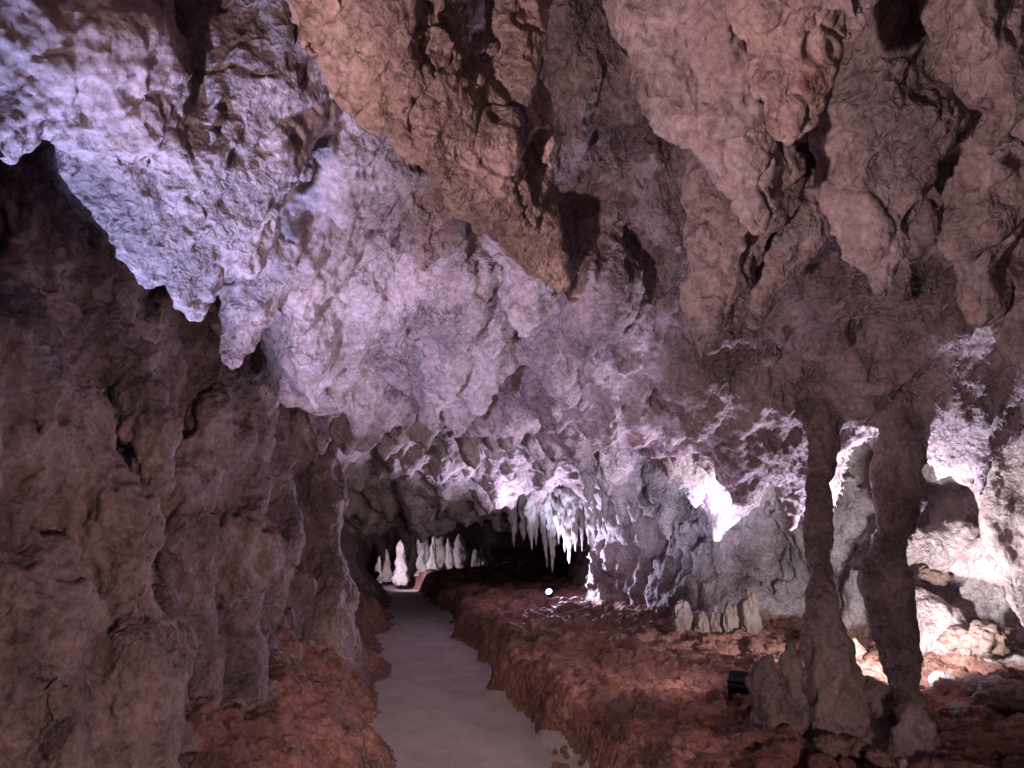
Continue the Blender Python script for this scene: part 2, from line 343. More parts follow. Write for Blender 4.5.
def mesh_chunk(b):
    ijk = (b[:, None]+o5[None]).reshape(-1, 3)
    P = gpos(ijk[:, 0], ijk[:, 1], ijk[:, 2]); V = field(P).astype(f4)
    n = len(b); V = V.reshape(n, 5, 5, 5); P = P.reshape(n, 5, 5, 5, 3); neg = V < 0
    cv = [V[:, a:a+4, d:d+4, c:c+4] for a, d, c in CORN]
    s = sum((v < 0).astype(np.int8) for v in cv); act = (s > 0) & (s < 8)
    w = np.nonzero(act)
    cvv = [v[w] for v in cv]; cpp = [P[:, a:a+4, d:d+4, c:c+4][w] for a, d, c in CORN]
    acc = np.zeros((len(w[0]), 3), f4); cnt = np.zeros(len(w[0]), f4)
    for p, q in EDG:
        m = (cvv[p] < 0) != (cvv[q] < 0)
        t = np.where(m, cvv[p]/(cvv[p]-cvv[q]+1e-20), 0)
        acc += np.where(m[:, None], cpp[p]+(cpp[q]-cpp[p])*t[:, None], 0); cnt += m
    verts = acc/cnt[:, None]; cells = b[w[0]]+np.stack(w[1:], 1)
    quads = []
    for ax in range(3):
        sl0 = (slice(None), slice(0, 4), slice(0, 4), slice(0, 4)); s1 = [slice(None)]+[slice(0, 4)]*3; s1[ax+1] = slice(1, 5)
        n0 = neg[sl0]; n1 = neg[tuple(s1)]; m = np.nonzero(n0 != n1)
        base = b[m[0]]+np.stack(m[1:], 1)
        e1 = np.zeros(3, int); e2 = np.zeros(3, int); e1[(ax+1) % 3] = 1; e2[(ax+2) % 3] = 1
        q = np.stack([cid(base), cid(base-e1), cid(base-e1-e2), cid(base-e2)], 1)
        fl = n0[m]; q[~fl] = q[~fl][:, ::-1]
        quads.append(q)
    return verts, cid(cells), np.concatenate(quads)
def bkey(b): return (b[:, 0].astype(np.int64)*NJ+b[:, 1])*NK+b[:, 2]
done = bkey(B); todo = B; res = []
for it in range(14):
    new = list(pool.map(mesh_chunk, np.array_split(todo, max(1, len(todo)//400)))); nl = len(new); res += new
    ids = np.sort(np.concatenate([r[1] for r in res])); qa = np.unique(np.concatenate([r[2] for r in res]).ravel())
    p = np.clip(np.searchsorted(ids, qa), 0, len(ids)-1); miss = qa[ids[p] != qa]
    ci = np.stack([miss//(NJ*NK), (miss//NK) % NJ, miss % NK], 1); ci = ci[(ci >= 0).all(1) & (ci[:, 0] < nA) & (ci[:, 1] < nE) & (ci[:, 2] < nR)]//4*4
    cl = np.concatenate([r[1] for r in res[-nl:]]); cc = np.stack([cl//(NJ*NK), (cl//NK) % NJ, cl % NK], 1); ex = [ci]
    for a_ in range(3):
        q_ = cc[cc[:, a_] % 4 == 3].copy(); q_[:, a_] += 1; ex.append(q_//4*4)
    ci = np.concatenate(ex); ci = ci[(ci[:, 0] < nA) & (ci[:, 1] < nE) & (ci[:, 2] < nR)]
    if not len(ci): break
    ci = np.unique(ci, axis=0); ci = ci[~np.isin(bkey(ci), done)]
    if not len(ci): break
    todo = ci; done = np.concatenate([done, bkey(ci)])
V = np.concatenate([r[0] for r in res]); ids = np.concatenate([r[1] for r in res]); Q = np.concatenate([r[2] for r in res])
if len(miss) and len(miss) < 20000:      # single cells lost to rounding: close them at the cell's middle
    c_ = np.stack([miss//(NJ*NK), (miss//NK) % NJ, miss % NK], 1); k_ = (c_ >= 1).all(1) & (c_[:, 0] < nA-1) & (c_[:, 1] < nE-1) & (c_[:, 2] < nR-1); c_ = c_[k_]
    if len(c_):
        V = np.concatenate([V, (gpos(c_[:, 0], c_[:, 1], c_[:, 2])+gpos(c_[:, 0]+1, c_[:, 1]+1, c_[:, 2]+1))*f4(.5)]); ids = np.concatenate([ids, miss[k_]])
print('misses', len(miss))
o = np.argsort(ids); ids = ids[o]; V = V[o]
qi = np.searchsorted(ids, Q.ravel()).reshape(Q.shape); qi = np.clip(qi, 0, len(ids)-1)
ok = (ids[qi] == Q).all(1); Q = qi[ok]
print('verts', len(V), 'quads', len(Q), 'lost', (~ok).sum(), time.time()-T0)
def vnormals(V, Q):
    n = np.cross(V[Q[:, 2]]-V[Q[:, 0]], V[Q[:, 3]]-V[Q[:, 1]])
    N = np.zeros_like(V)
    for a in range(3):
        c = sum(np.bincount(Q[:, k], n[:, a], len(V)) for k in range(4)); N[:, a] = c
    return N/(np.linalg.norm(N, axis=1)[:, None]+1e-12)
N = vnormals(V, Q)
# orient outward (to the air)
g = field(V[:2000]+N[:2000]*.01)-field(V[:2000]-N[:2000]*.01)
if (g > 0).mean() < .5: Q = Q[:, ::-1]; N = -N
# keep only what is well inside the range
# fine relief at the vertices
def relief(a):
    P = V[a]; x, y, z = P[:, 0].astype(float), P[:, 1].astype(float), P[:, 2].astype(float)
    _, lab = field(P, True)
    wx = .2*perlin(x*3, y*3, z*3); wy = .2*perlin(x*3+5, y*3, z*3)
    rock = .042*ridged(x*3.3+wx, y*3.3+wy, z*2.0, 3)+.016*fbm(x*9, y*9, z*6, 3, .6)
    w1, w2 = worley(x*11+wx*3, y*11+wy*3, z*8)
    rock = rock+.034*(w1-.5)+.006*np.clip(w2-w1, 0, .4)*2-.006+.004*perlin(x*45, y*45, z*45)
    pit = np.clip(perlin(x*5+70, y*5, z*4)-.22, 0, 1)*.15
    rock = rock-pit
    g1, g2 = worley(x*7+wx*2, y*7+wy*2, z*7, 5); g3, g4 = worley(x*17, y*17, z*17, 9)
    clod = .07*(1-g1)-.03+.03*(1-g3)+.014*fbm(x*14, y*14, z*14, 2)
    dp, _ = path_d(x, y)
    pth = .005*fbm(x*1.5, y*1.5, z*0, 2)+.0022*perlin(x*22, y*22, z*0)
    isg = (lab == 2) | (lab == 101)
    blend = sstep(-.03, .10, dp)
    zl = np.clip((z-.2)/.35, 0, 1)
    d = np.where(isg, pth*(1-blend)+clod*blend, rock*zl+(1-zl)*(rock*.5+clod*.6)*np.clip(blend+.0, 0, 1))
    return d, lab
parts = np.array_split(np.arange(len(V)), max(4, len(V)//20000))
rr_ = list(pool.map(relief, parts)); disp = np.concatenate([r[0] for r in rr_]); vlab = np.concatenate([r[1] for r in rr_])
V = V+N*disp[:, None].astype(f4); N = vnormals(V, Q)
print('relief', time.time()-T0)

def subdivide(V, Q, L):
    n = len(V); E = np.stack([Q, np.roll(Q, -1, 1)], 2).reshape(-1, 2); E.sort(1)
    key = E[:, 0].astype(np.int64)*n+E[:, 1]; u, inv = np.unique(key, return_inverse=True); inv = inv.reshape(-1, 4)
    e0 = u//n; e1 = u % n
    W = np.concatenate([V, (V[e0]+V[e1])*.5, V[Q].mean(1)]).astype(f4)
    LL = np.concatenate([L, L[e0], L[Q[:, 0]]])
    m = n+inv; c = n+len(u)+np.arange(len(Q))
    Q2 = np.concatenate([np.stack([Q[:, k], m[:, k], c, m[:, (k+3) % 4]], 1) for k in range(4)])
    cen = W[Q2].mean(1); S = np.zeros_like(W); cnt = np.bincount(Q2.ravel(), minlength=len(W))
    for a in range(3): S[:, a] = sum(np.bincount(Q2[:, k], cen[:, a], len(W)) for k in range(4))
    bE = np.bincount(inv.ravel(), minlength=len(u)) < 2          # leave open borders where they are
    S /= np.maximum(cnt, 1)[:, None]
    W[:n] = S[:n]; k = np.nonzero(~bE)[0]+n; W[k] = S[k]
    return W, Q2, LL
# tidy the borders between one formation and the next
nL = 3+len(F); lab = vlab.copy(); lab[lab == 100] = nL; lab[lab == 101] = nL+1; nT = nL+2
for it in range(6):
    fl = lab[Q]
    key = (Q[:, :, None].astype(np.int64)*nT+fl[:, None, :]).ravel()
    lab = np.bincount(key, minlength=len(lab)*nT).reshape(len(lab), nT).argmax(1)
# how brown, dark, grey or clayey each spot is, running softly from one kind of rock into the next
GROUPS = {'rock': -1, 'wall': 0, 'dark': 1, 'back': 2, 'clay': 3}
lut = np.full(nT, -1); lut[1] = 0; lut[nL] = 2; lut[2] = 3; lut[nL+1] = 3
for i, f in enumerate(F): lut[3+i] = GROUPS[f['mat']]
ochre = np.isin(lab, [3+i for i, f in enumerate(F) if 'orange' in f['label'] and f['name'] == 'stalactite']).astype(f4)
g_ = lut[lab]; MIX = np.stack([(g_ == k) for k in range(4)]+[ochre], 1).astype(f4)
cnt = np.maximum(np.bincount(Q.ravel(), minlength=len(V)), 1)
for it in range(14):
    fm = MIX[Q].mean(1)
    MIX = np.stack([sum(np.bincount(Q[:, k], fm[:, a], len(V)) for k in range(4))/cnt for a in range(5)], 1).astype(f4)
V2, Q2, L2 = subdivide(V, Q, lab)
_, _, _m = None, None, None
def sub_attr(A, Q):
    n = len(V); E = np.stack([Q, np.roll(Q, -1, 1)], 2).reshape(-1, 2); E.sort(1)
    u = np.unique(E[:, 0].astype(np.int64)*n+E[:, 1])
    return np.concatenate([A, (A[u//n]+A[u % n])*.5, A[Q].mean(1)])
MIX = sub_attr(MIX, Q)
V, Q, lab = V2, Q2, L2; N = vnormals(V, Q)
print('subdivided', len(V), time.time()-T0)
def fine(a):
    x, y, z = (V[a][:, i] for i in range(3)); m = MIX[a]; L = lab[a]
    w = .25*perlin(x*8, y*8, z*8)
    w1, w2 = worley(x*24+w, y*24+w, z*19, 3)
    pop = .012*(1-w1)-.007
    rid = .012*ridged(x*15+w, y*15, z*11, 3)
    pit = -.04*np.clip(perlin(x*13+30, y*13, z*11)-.28, 0, 1)
    big = .5+.5*np.clip(perlin(x*1.5, y*1.5, z*1.5+20)*2, -1, 1)
    cr = np.abs(perlin(x*6+w, y*6, z*5+9)); crack = -.010*np.clip(1-cr/.05, 0, 1)
    sc_ = .020*(w1-.45)*(1-big)*1.2
    d = rid*(.35+.9*big)+pop*(big*1.5)+sc_+crack+pit+.0025*perlin(x*60, y*60, z*60)
    cl = .022*(1-w1)-.012+.010*fbm(x*30, y*30, z*30, 2)+.5*rid
    d = d*(1-m[:, 3])+cl*m[:, 3]
    dp, _ = path_d(x, y)
    d = np.where((L == nL+1), .002*perlin(x*25, y*25, z*0), d)
    return d
ch = np.array_split(np.arange(len(V)), max(4, len(V)//30000))
disp = np.concatenate(list(pool.map(fine, ch)))
V = V+N*disp[:, None].astype(f4); N = vnormals(V, Q)
print('fine', time.time()-T0)
MAIN_V, MAIN_N, MAIN_Q = V, N, Q
# ------------------------------------------------------------------ materials
def mat_base(name):
    m = bpy.data.materials.new(name); m.use_nodes = True; nt = m.node_tree; b = nt.nodes['Principled BSDF']
    return m, nt, b
def nd(nt, t, **k):
    n = nt.nodes.new(t)
    for a, v in k.items():
        if a.startswith('_'): n.inputs[a[1:].replace('_', ' ')].default_value = v
        else: setattr(n, a, v)
    return n
def noise_n(nt, vec, scale, detail=6, rough=.6, dist=0):
    n = nd(nt, 'ShaderNodeTexNoise', _Scale=scale, _Detail=detail, _Roughness=rough, _Distortion=dist); nt.links.new(vec, n.inputs['Vector']); return n.outputs['Fac']
def ramp_n(nt, fac, a, b, ca=(0, 0, 0, 1), cb=(1, 1, 1, 1)):
    r = nd(nt, 'ShaderNodeValToRGB'); e = r.color_ramp.elements
    e[0].position = a; e[1].position = b; e[0].color = ca; e[1].color = cb; nt.links.new(fac, r.inputs[0]); return r.outputs[0]
def mixc(nt, fac, a, b):
    m = nd(nt, 'ShaderNodeMix', data_type='RGBA')
    nt.links.new(fac, m.inputs[0])
    for s, v in ((6, a), (7, b)):
        if isinstance(v, tuple): m.inputs[s].default_value = v
        else: nt.links.new(v, m.inputs[s])
    return m.outputs[2]
def c4(c): return (c[0], c[1], c[2], 1)
def rock_mat(name, c1, c2, stain, c3=None, rough=.85, bump=.5, fine=1.0, stain_at=.60, bscale=1.0, spec=.25, stretch=1.0):
    m, nt, b = mat_base(name)
    geo = nd(nt, 'ShaderNodeNewGeometry'); P = geo.outputs['Position']
    mp = nd(nt, 'ShaderNodeMapping'); mp.inputs['Scale'].default_value = (1, 1, stretch); nt.links.new(P, mp.inputs[0]); PS = mp.outputs[0]
    col = mixc(nt, ramp_n(nt, noise_n(nt, PS, 2.1, 7, .62, .4), .38, .62), c4(c1), c4(c2))
    if c3: col = mixc(nt, ramp_n(nt, noise_n(nt, PS, 1.1, 5, .6, .8), .52, .68), col, c4(c3))
    col = mixc(nt, ramp_n(nt, noise_n(nt, PS, 3.7, 8, .7, .5), stain_at, stain_at+.10), col, c4(stain))
    spk = ramp_n(nt, noise_n(nt, P, 60*fine, 5, .75), .30, .72, (.55, .52, .5, 1), (1.25, 1.25, 1.25, 1))
    mm = nd(nt, 'ShaderNodeMix', data_type='RGBA', blend_type='MULTIPLY'); mm.inputs[0].default_value = .8
    nt.links.new(col, mm.inputs[6]); nt.links.new(spk, mm.inputs[7]); nt.links.new(mm.outputs[2], b.inputs['Base Color'])
    b.inputs['Roughness'].default_value = rough; b.inputs['Specular IOR Level'].default_value = spec
    h1 = noise_n(nt, PS, 16*bscale, 9, .72, .3); h2 = noise_n(nt, P, 75*fine, 4, .7)
    vor = nd(nt, 'ShaderNodeTexVoronoi', feature='DISTANCE_TO_EDGE'); vor.inputs['Scale'].default_value = 13*bscale
    wv = nd(nt, 'ShaderNodeTexNoise', _Scale=8.0, _Detail=3.0); nt.links.new(P, wv.inputs['Vector'])
    va = nd(nt, 'ShaderNodeVectorMath', operation='MULTIPLY_ADD'); va.inputs[1].default_value = (.12, .12, .12); nt.links.new(wv.outputs['Color'], va.inputs[0]); nt.links.new(PS, va.inputs[2]); nt.links.new(va.outputs[0], vor.inputs['Vector'])
    crack = ramp_n(nt, vor.outputs['Distance'], 0.0, .08)
    a1 = nd(nt, 'ShaderNodeMath', operation='MULTIPLY_ADD'); nt.links.new(h2, a1.inputs[0]); a1.inputs[1].default_value = .07; nt.links.new(h1, a1.inputs[2])
    a2 = nd(nt, 'ShaderNodeMath', operation='MULTIPLY_ADD'); nt.links.new(crack, a2.inputs[0]); a2.inputs[1].default_value = .10; nt.links.new(a1.outputs[0], a2.inputs[2])
    bp = nd(nt, 'ShaderNodeBump', _Strength=bump, _Distance=.05); nt.links.new(a2.outputs[0], bp.inputs['Height']); nt.links.new(bp.outputs[0], b.inputs['Normal'])
    return m
M = {}
M['rock'] = rock_mat('limestone_pale', (.50, .42, .41), (.36, .28, .26), (.20, .10, .065), (.55, .48, .50), stain_at=.63)
M['wall'] = rock_mat('limestone_brown', (.27, .19, .165), (.17, .115, .10), (.10, .05, .035), (.33, .25, .22), stain_at=.62, stretch=.6)
M['dark'] = rock_mat('column_rock', (.22, .15, .125), (.14, .095, .08), (.09, .045, .03), (.27, .2, .18), stretch=.5)
M['back'] = rock_mat('limestone_grey', (.42, .39, .38), (.30, .25, .23), (.24, .13, .07), (.50, .50, .44), stain_at=.58)
M['clay'] = rock_mat('red_clay', (.30, .125, .07), (.20, .08, .045), (.38, .19, .115), (.13, .055, .035), rough=.8, bump=.7, fine=.8, stain_at=.60, bscale=1.6, spec=.3)
M['stone'] = rock_mat('loose_stone', (.30, .2, .17), (.22, .14, .11), (.3, .13, .08), rough=.8, bump=.5)
M['white'] = rock_mat('white_calcite', (.78, .72, .72), (.62, .54, .53), (.5, .33, .25), stain_at=.66, bump=.35)
def cave_mat():
    """one limestone that runs from pale to brown, dark, grey or clay-covered by the 'kinds' weights of the mesh"""
    m, nt, b = mat_base('cave_limestone'); L = nt.links
    P = nd(nt, 'ShaderNodeNewGeometry').outputs['Position']
    mp = nd(nt, 'ShaderNodeMapping'); mp.inputs['Scale'].default_value = (1, 1, .7); L.new(P, mp.inputs[0]); PS = mp.outputs[0]
    n1 = noise_n(nt, PS, 2.3, 8, .65, .5); n2 = noise_n(nt, PS, 5.1, 8, .7, .6); n3 = noise_n(nt, P, 34, 7, .8)
    fa = ramp_n(nt, n1, .36, .66); st = ramp_n(nt, n2, .61, .70)
    at = nd(nt, 'ShaderNodeAttribute', attribute_name='kinds'); sp_ = nd(nt, 'ShaderNodeSeparateColor'); L.new(at.outputs['Color'], sp_.inputs[0])
    def pal(a, b_, s_): return mixc(nt, st, mixc(nt, fa, c4(a), c4(b_)), c4(s_))
    pale = pal((.54, .44, .44), (.42, .315, .30), (.22, .115, .08))
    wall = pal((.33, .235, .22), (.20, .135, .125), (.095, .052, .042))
    dark = pal((.37, .285, .265), (.24, .18, .165), (.13, .075, .055))
    back = pal((.46, .39, .39), (.31, .25, .245), (.18, .10, .07))
    clay = pal((.32, .155, .12), (.18, .085, .066), (.42, .27, .22))
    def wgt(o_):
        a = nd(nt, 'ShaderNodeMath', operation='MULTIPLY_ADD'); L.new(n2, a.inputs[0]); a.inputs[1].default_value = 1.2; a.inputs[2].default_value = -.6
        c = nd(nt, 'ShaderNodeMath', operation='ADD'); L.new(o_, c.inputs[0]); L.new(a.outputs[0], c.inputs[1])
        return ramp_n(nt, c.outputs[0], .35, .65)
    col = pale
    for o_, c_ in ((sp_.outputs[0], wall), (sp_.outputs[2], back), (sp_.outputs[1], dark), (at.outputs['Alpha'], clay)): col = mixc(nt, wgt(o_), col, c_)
    oc = nd(nt, 'ShaderNodeAttribute', attribute_name='ochre')
    col = mixc(nt, wgt(oc.outputs['Fac']), col, pal((.58, .425, .375), (.46, .33, .295), (.26, .13, .09)))
    spk = ramp_n(nt, n3, .30, .68, (.36, .32, .30, 1), (1.4, 1.35, 1.35, 1))
    mm = nd(nt, 'ShaderNodeMix', data_type='RGBA', blend_type='MULTIPLY'); mm.inputs[0].default_value = .95
    L.new(col, mm.inputs[6]); L.new(spk, mm.inputs[7]); L.new(mm.outputs[2], b.inputs['Base Color'])
    b.inputs['Roughness'].default_value = .78; b.inputs['Specular IOR Level'].default_value = .3
    h = nd(nt, 'ShaderNodeMath', operation='MULTIPLY_ADD'); L.new(n3, h.inputs[0]); h.inputs[1].default_value = .07
    L.new(noise_n(nt, PS, 17, 7, .75, .3), h.inputs[2])
    wv = nd(nt, 'ShaderNodeTexNoise', _Scale=14.0, _Detail=3.0); L.new(P, wv.inputs['Vector'])
    va = nd(nt, 'ShaderNodeVectorMath', operation='MULTIPLY_ADD'); va.inputs[1].default_value = (.06, .06, .06); L.new(wv.outputs['Color'], va.inputs[0]); L.new(P, va.inputs[2])
    for vs, am in ((21, .55), (52, .30)):
        vo = nd(nt, 'ShaderNodeTexVoronoi'); vo.inputs['Scale'].default_value = vs; L.new(va.outputs[0], vo.inputs['Vector'])
        h2 = nd(nt, 'ShaderNodeMath', operation='MULTIPLY_ADD'); L.new(vo.outputs['Distance'], h2.inputs[0]); h2.inputs[1].default_value = am; L.new(h.outputs[0], h2.inputs[2]); h = h2
    bp = nd(nt, 'ShaderNodeBump', _Strength=.9, _Distance=.08); L.new(ramp_n(nt, noise_n(nt, P, 2.2, 4, .6), .38, .62, (.22, .22, .22, 1), (1, 1, 1, 1)), bp.inputs['Strength']); L.new(h.outputs[0], bp.inputs['Height']); L.new(bp.outputs[0], b.inputs['Normal'])
    return m
M['cave'] = cave_mat()
def path_mat():
    m, nt, b = mat_base('damp_path'); P = nd(nt, 'ShaderNodeNewGeometry').outputs['Position']
    col = mixc(nt, ramp_n(nt, noise_n(nt, P, 2.7, 10, .75), .40, .60), (.52, .42, .41, 1), (.40, .31, .30, 1))
    col = mixc(nt, ramp_n(nt, noise_n(nt, P, 55, 6, .85), .52, .66), col, (.66, .57, .56, 1))
    nt.links.new(col, b.inputs['Base Color'])
    r = ramp_n(nt, noise_n(nt, P, 2.6, 5, .65, .5), .60, .70, (.75, .75, .75, 1), (.3, .3, .3, 1)); nt.links.new(r, b.inputs['Roughness'])
    bp = nd(nt, 'ShaderNodeBump', _Strength=.8, _Distance=.03); nt.links.new(noise_n(nt, P, 45, 6, .7), bp.inputs['Height']); nt.links.new(bp.outputs[0], b.inputs['Normal'])
    return m
M['path'] = path_mat()
def plain(name, col, rough=.5, metal=0, emit=None, es=0):
    m, nt, b = mat_base(name); b.inputs['Base Color'].default_value = c4(col); b.inputs['Roughness'].default_value = rough; b.inputs['Metallic'].default_value = metal
    if emit: b.inputs['Emission Color'].default_value = c4(emit); b.inputs['Emission Strength'].default_value = es
    P = nd(nt, 'ShaderNodeNewGeometry').outputs['Position']
    bp = nd(nt, 'ShaderNodeBump', _Strength=.15, _Distance=.004); nt.links.new(noise_n(nt, P, 120, 3), bp.inputs['Height']); nt.links.new(bp.outputs[0], b.inputs['Normal'])
    return m
M['black'] = plain('black_paint', (.02, .02, .022), .45)
M['lens'] = plain('lit_lens', (.8, .85, .9), .2, 0, (.45, .58, 1.0), 9)
M['glass'] = plain('lamp_glass', (.55, .62, .66), .15)

# ------------------------------------------------------------------ objects
def tag(o, label=None, cat=None, group=None, kind=None):
    if label: o['label'] = label
    if cat: o['category'] = cat
    if group: o['group'] = group
    if kind: o['kind'] = kind
    return o
def mesh_obj(name, V, F_, mat, parent=None, loc=None, normals=None, smooth=True):
    me = bpy.data.meshes.new(name); V = np.asarray(V, float); loc = np.zeros(3) if loc is None else np.asarray(loc, float)
    F_ = np.asarray(F_); nf, k = F_.shape
    me.vertices.add(len(V)); me.vertices.foreach_set('co', (V-loc).astype(f4).ravel())
    me.loops.add(nf*k); me.loops.foreach_set('vertex_index', F_.astype(np.int32).ravel())
    me.polygons.add(nf); me.polygons.foreach_set('loop_start', np.arange(0, nf*k, k, dtype=np.int32)); me.polygons.foreach_set('loop_total', np.full(nf, k, np.int32))
    me.update(calc_edges=True); me.validate()
    if smooth: me.polygons.foreach_set('use_smooth', np.ones(len(me.polygons), bool))
    if normals is not None and len(me.vertices) == len(normals): me.normals_split_custom_set_from_vertices(normals.astype(float).tolist())
    o = bpy.data.objects.new(name, me); C.objects.link(o); o.location = loc
    if mat: me.materials.append(mat)
    if parent: o.parent = parent
    return o
fl = np.sort(lab[MAIN_Q], 1); face_lab = fl[:, 1]
def cut(l):
    q = MAIN_Q[face_lab == l]
    if len(q) == 0: return None
    u, inv = np.unique(q, return_inverse=True)
    return MAIN_V[u], inv.reshape(q.shape), MAIN_N[u], MIX[u]
def skin(l, name, mat, loc=None):
    c = cut(l)
    if c is None: return None
    v, q, n, mx = c
    if loc is None and l >= 3 and l < nL:
        up = F[l-3]['name'] in ('stalactite', 'rock_lobe', 'drapery'); k = v[:, 2].argmax() if up else v[:, 2].argmin(); loc = v[k]
    o = mesh_obj(name, v, q, mat, loc=loc, normals=n)
    if len(o.data.vertices) == len(mx):
        at = o.data.attributes.new('kinds', 'FLOAT_COLOR', 'POINT'); at.data.foreach_set('color', mx[:, :4].astype(f4).ravel())
        at = o.data.attributes.new('ochre', 'FLOAT', 'POINT'); at.data.foreach_set('value', mx[:, 4].astype(f4).copy())
    return o
tag(skin(0, 'cave_ceiling', M['cave']), 'low uneven limestone cave roof in pale violet and pink, full of hanging points', 'cave ceiling', kind='structure')
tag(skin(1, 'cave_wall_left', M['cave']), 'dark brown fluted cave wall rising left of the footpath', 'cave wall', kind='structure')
tag(skin(nL, 'cave_wall_right', M['cave']), 'grey and white lit cave wall closing the chamber behind the columns', 'cave wall', kind='structure')
tag(skin(2, 'ground', M['cave']), 'crumbly red clay banks on both sides of the footpath', 'ground', kind='structure')
tag(skin(nL+1, 'path', M['path']), 'damp pinkish grey footpath winding into the tunnel', 'path', kind='structure')
for i, f in enumerate(F):
    o = skin(3+i, f['name'], M['cave'])
    if o is None: print('NO FACES', f['label']); continue
    tag(o, f['label'], f['cat'], f['group'])

# the mass of rock round the passage, seen only through chance gaps; left open behind the camera to let dim world light in
bx = [(-5.6, -3, -.9), (5.2, -3, -.9), (5.2, 27, -.9), (-5.6, 27, -.9), (-5.6, -3, 5.6), (5.2, -3, 5.6), (5.2, 27, 5.6), (-5.6, 27, 5.6)]
tag(mesh_obj('bedrock', bx, [(0, 1, 2, 3), (4, 7, 6, 5), (0, 3, 7, 4), (1, 5, 6, 2), (3, 2, 6, 7)], M['wall'], smooth=False), 'dark bedrock enclosing the cave passage', 'bedrock', kind='structure')

# ------------------------------------------------------------------ small solids
def displace(V, amp, sc, seed=0):
    V = np.asarray(V, float); c = V.mean(0); n = V-c; n /= np.linalg.norm(n, axis=1)[:, None]+1e-9
    d = ridged(V[:, 0]*sc+seed, V[:, 1]*sc, V[:, 2]*sc, 3)
    return V+n*(amp*d)[:, None]
def spike(name, base, h, r, mat, seed, lean=(0, 0), power=.8, down=False, fy=1.0, rough=.12, nh=34, na=24, top=.08):
    """an uneven tapering finger of rock, standing or hanging; closed at both ends"""
    rs = np.random.RandomState(seed); t = np.linspace(0, 1, nh); V = []
    sh = rs.rand(4)*9
    for k, tt in enumerate(t):
        rad = r*(top+(1-top)*(1-tt)**power)*(1+.10*math.sin(tt*9+sh[0])+.07*math.sin(tt*17+sh[1]))
        if k == nh-1: rad *= .25
        for a in np.arange(na)/na*2*math.pi:
            fluted = 1+.10*math.sin(3*a+sh[2]+tt)+.06*math.sin(7*a+sh[3])
            V.append([lean[0]*tt+rad*fluted*math.cos(a)+.1*r*math.sin(tt*4+sh[1]), lean[1]*tt+rad*fluted*math.sin(a)*fy, tt*h])
    V = np.array(V); c = V.copy(); c[:, 2] = 0
    q = seed*3.7; s = 3.5/max(r, .02)*.4
    dd = fbm(V[:, 0]*s+q, V[:, 1]*s, V[:, 2]*s*.5, 3)
    dd = dd+.35*ridged(V[:, 0]*s*2.6+q, V[:, 1]*s*2.6, V[:, 2]*s*1.1, 2)
    ax = np.stack([lean[0]*V[:, 2]/h, lean[1]*V[:, 2]/h, V[:, 2]], 1); n = V-ax; V = V+n*(dd*rough*2.5)[:, None]
    V = np.vstack([V, [[0, 0, 0]], [[V[-na:, 0].mean(), V[-na:, 1].mean(), h*1.01]]])
    Fq = []
    for k in range(nh-1):
        for a in range(na):
            b_ = (a+1) % na; Fq.append([k*na+a, k*na+b_, (k+1)*na+b_, (k+1)*na+a])
    n0 = nh*na
    for a in range(na):
        b_ = (a+1) % na; Fq.append([n0, b_, a, a]); Fq.append([n0+1, (nh-1)*na+a, (nh-1)*na+b_, (nh-1)*na+b_])
    if down: V[:, 2] *= -1; Fq = [f[::-1] for f in Fq]
    me = bpy.data.meshes.new(name); me.from_pydata((V).tolist(), [], [list(dict.fromkeys(f)) for f in Fq]); me.update()
    me.polygons.foreach_set('use_smooth', np.ones(len(me.polygons), bool)); me.materials.append(mat)
    o = bpy.data.objects.new(name, me); C.objects.link(o); o.location = base
    return o
def bmesh_ico(r, sub=4):
    import bmesh
    bm = bmesh.new(); bmesh.ops.create_icosphere(bm, subdivisions=sub, radius=r); return bm
def stone(name, loc, r, scale, mat, seed, rot=0):
    bm = bmesh_ico(1, 5); V = np.array([v.co[:] for v in bm.verts])
    w1, w2 = worley(V[:, 0]*1.1+seed, V[:, 1]*1.1, V[:, 2]*1.1+seed, seed)
    d = .8+.45*np.clip(w2-w1, 0, .7)+.12*fbm(V[:, 0]*2.5+seed, V[:, 1]*2.5, V[:, 2]*2.5, 4)
    d = d+.07*ridged(V[:, 0]*4+seed, V[:, 1]*4, V[:, 2]*4, 3)+.03*fbm(V[:, 0]*11, V[:, 1]*11+seed, V[:, 2]*11, 2)
    V = V*d[:, None]*r*np.array(scale)
    for v, p in zip(bm.verts, V): v.co = p
    for f in bm.faces: f.smooth = True
    me = bpy.data.meshes.new(name); bm.to_mesh(me); bm.free(); me.materials.append(mat)
    o = bpy.data.objects.new(name, me); C.objects.link(o); o.location = loc; o.rotation_euler[2] = rot; return o
def gz(x, y): return float(sample_ground(np.array([x]), np.array([y]))[0])
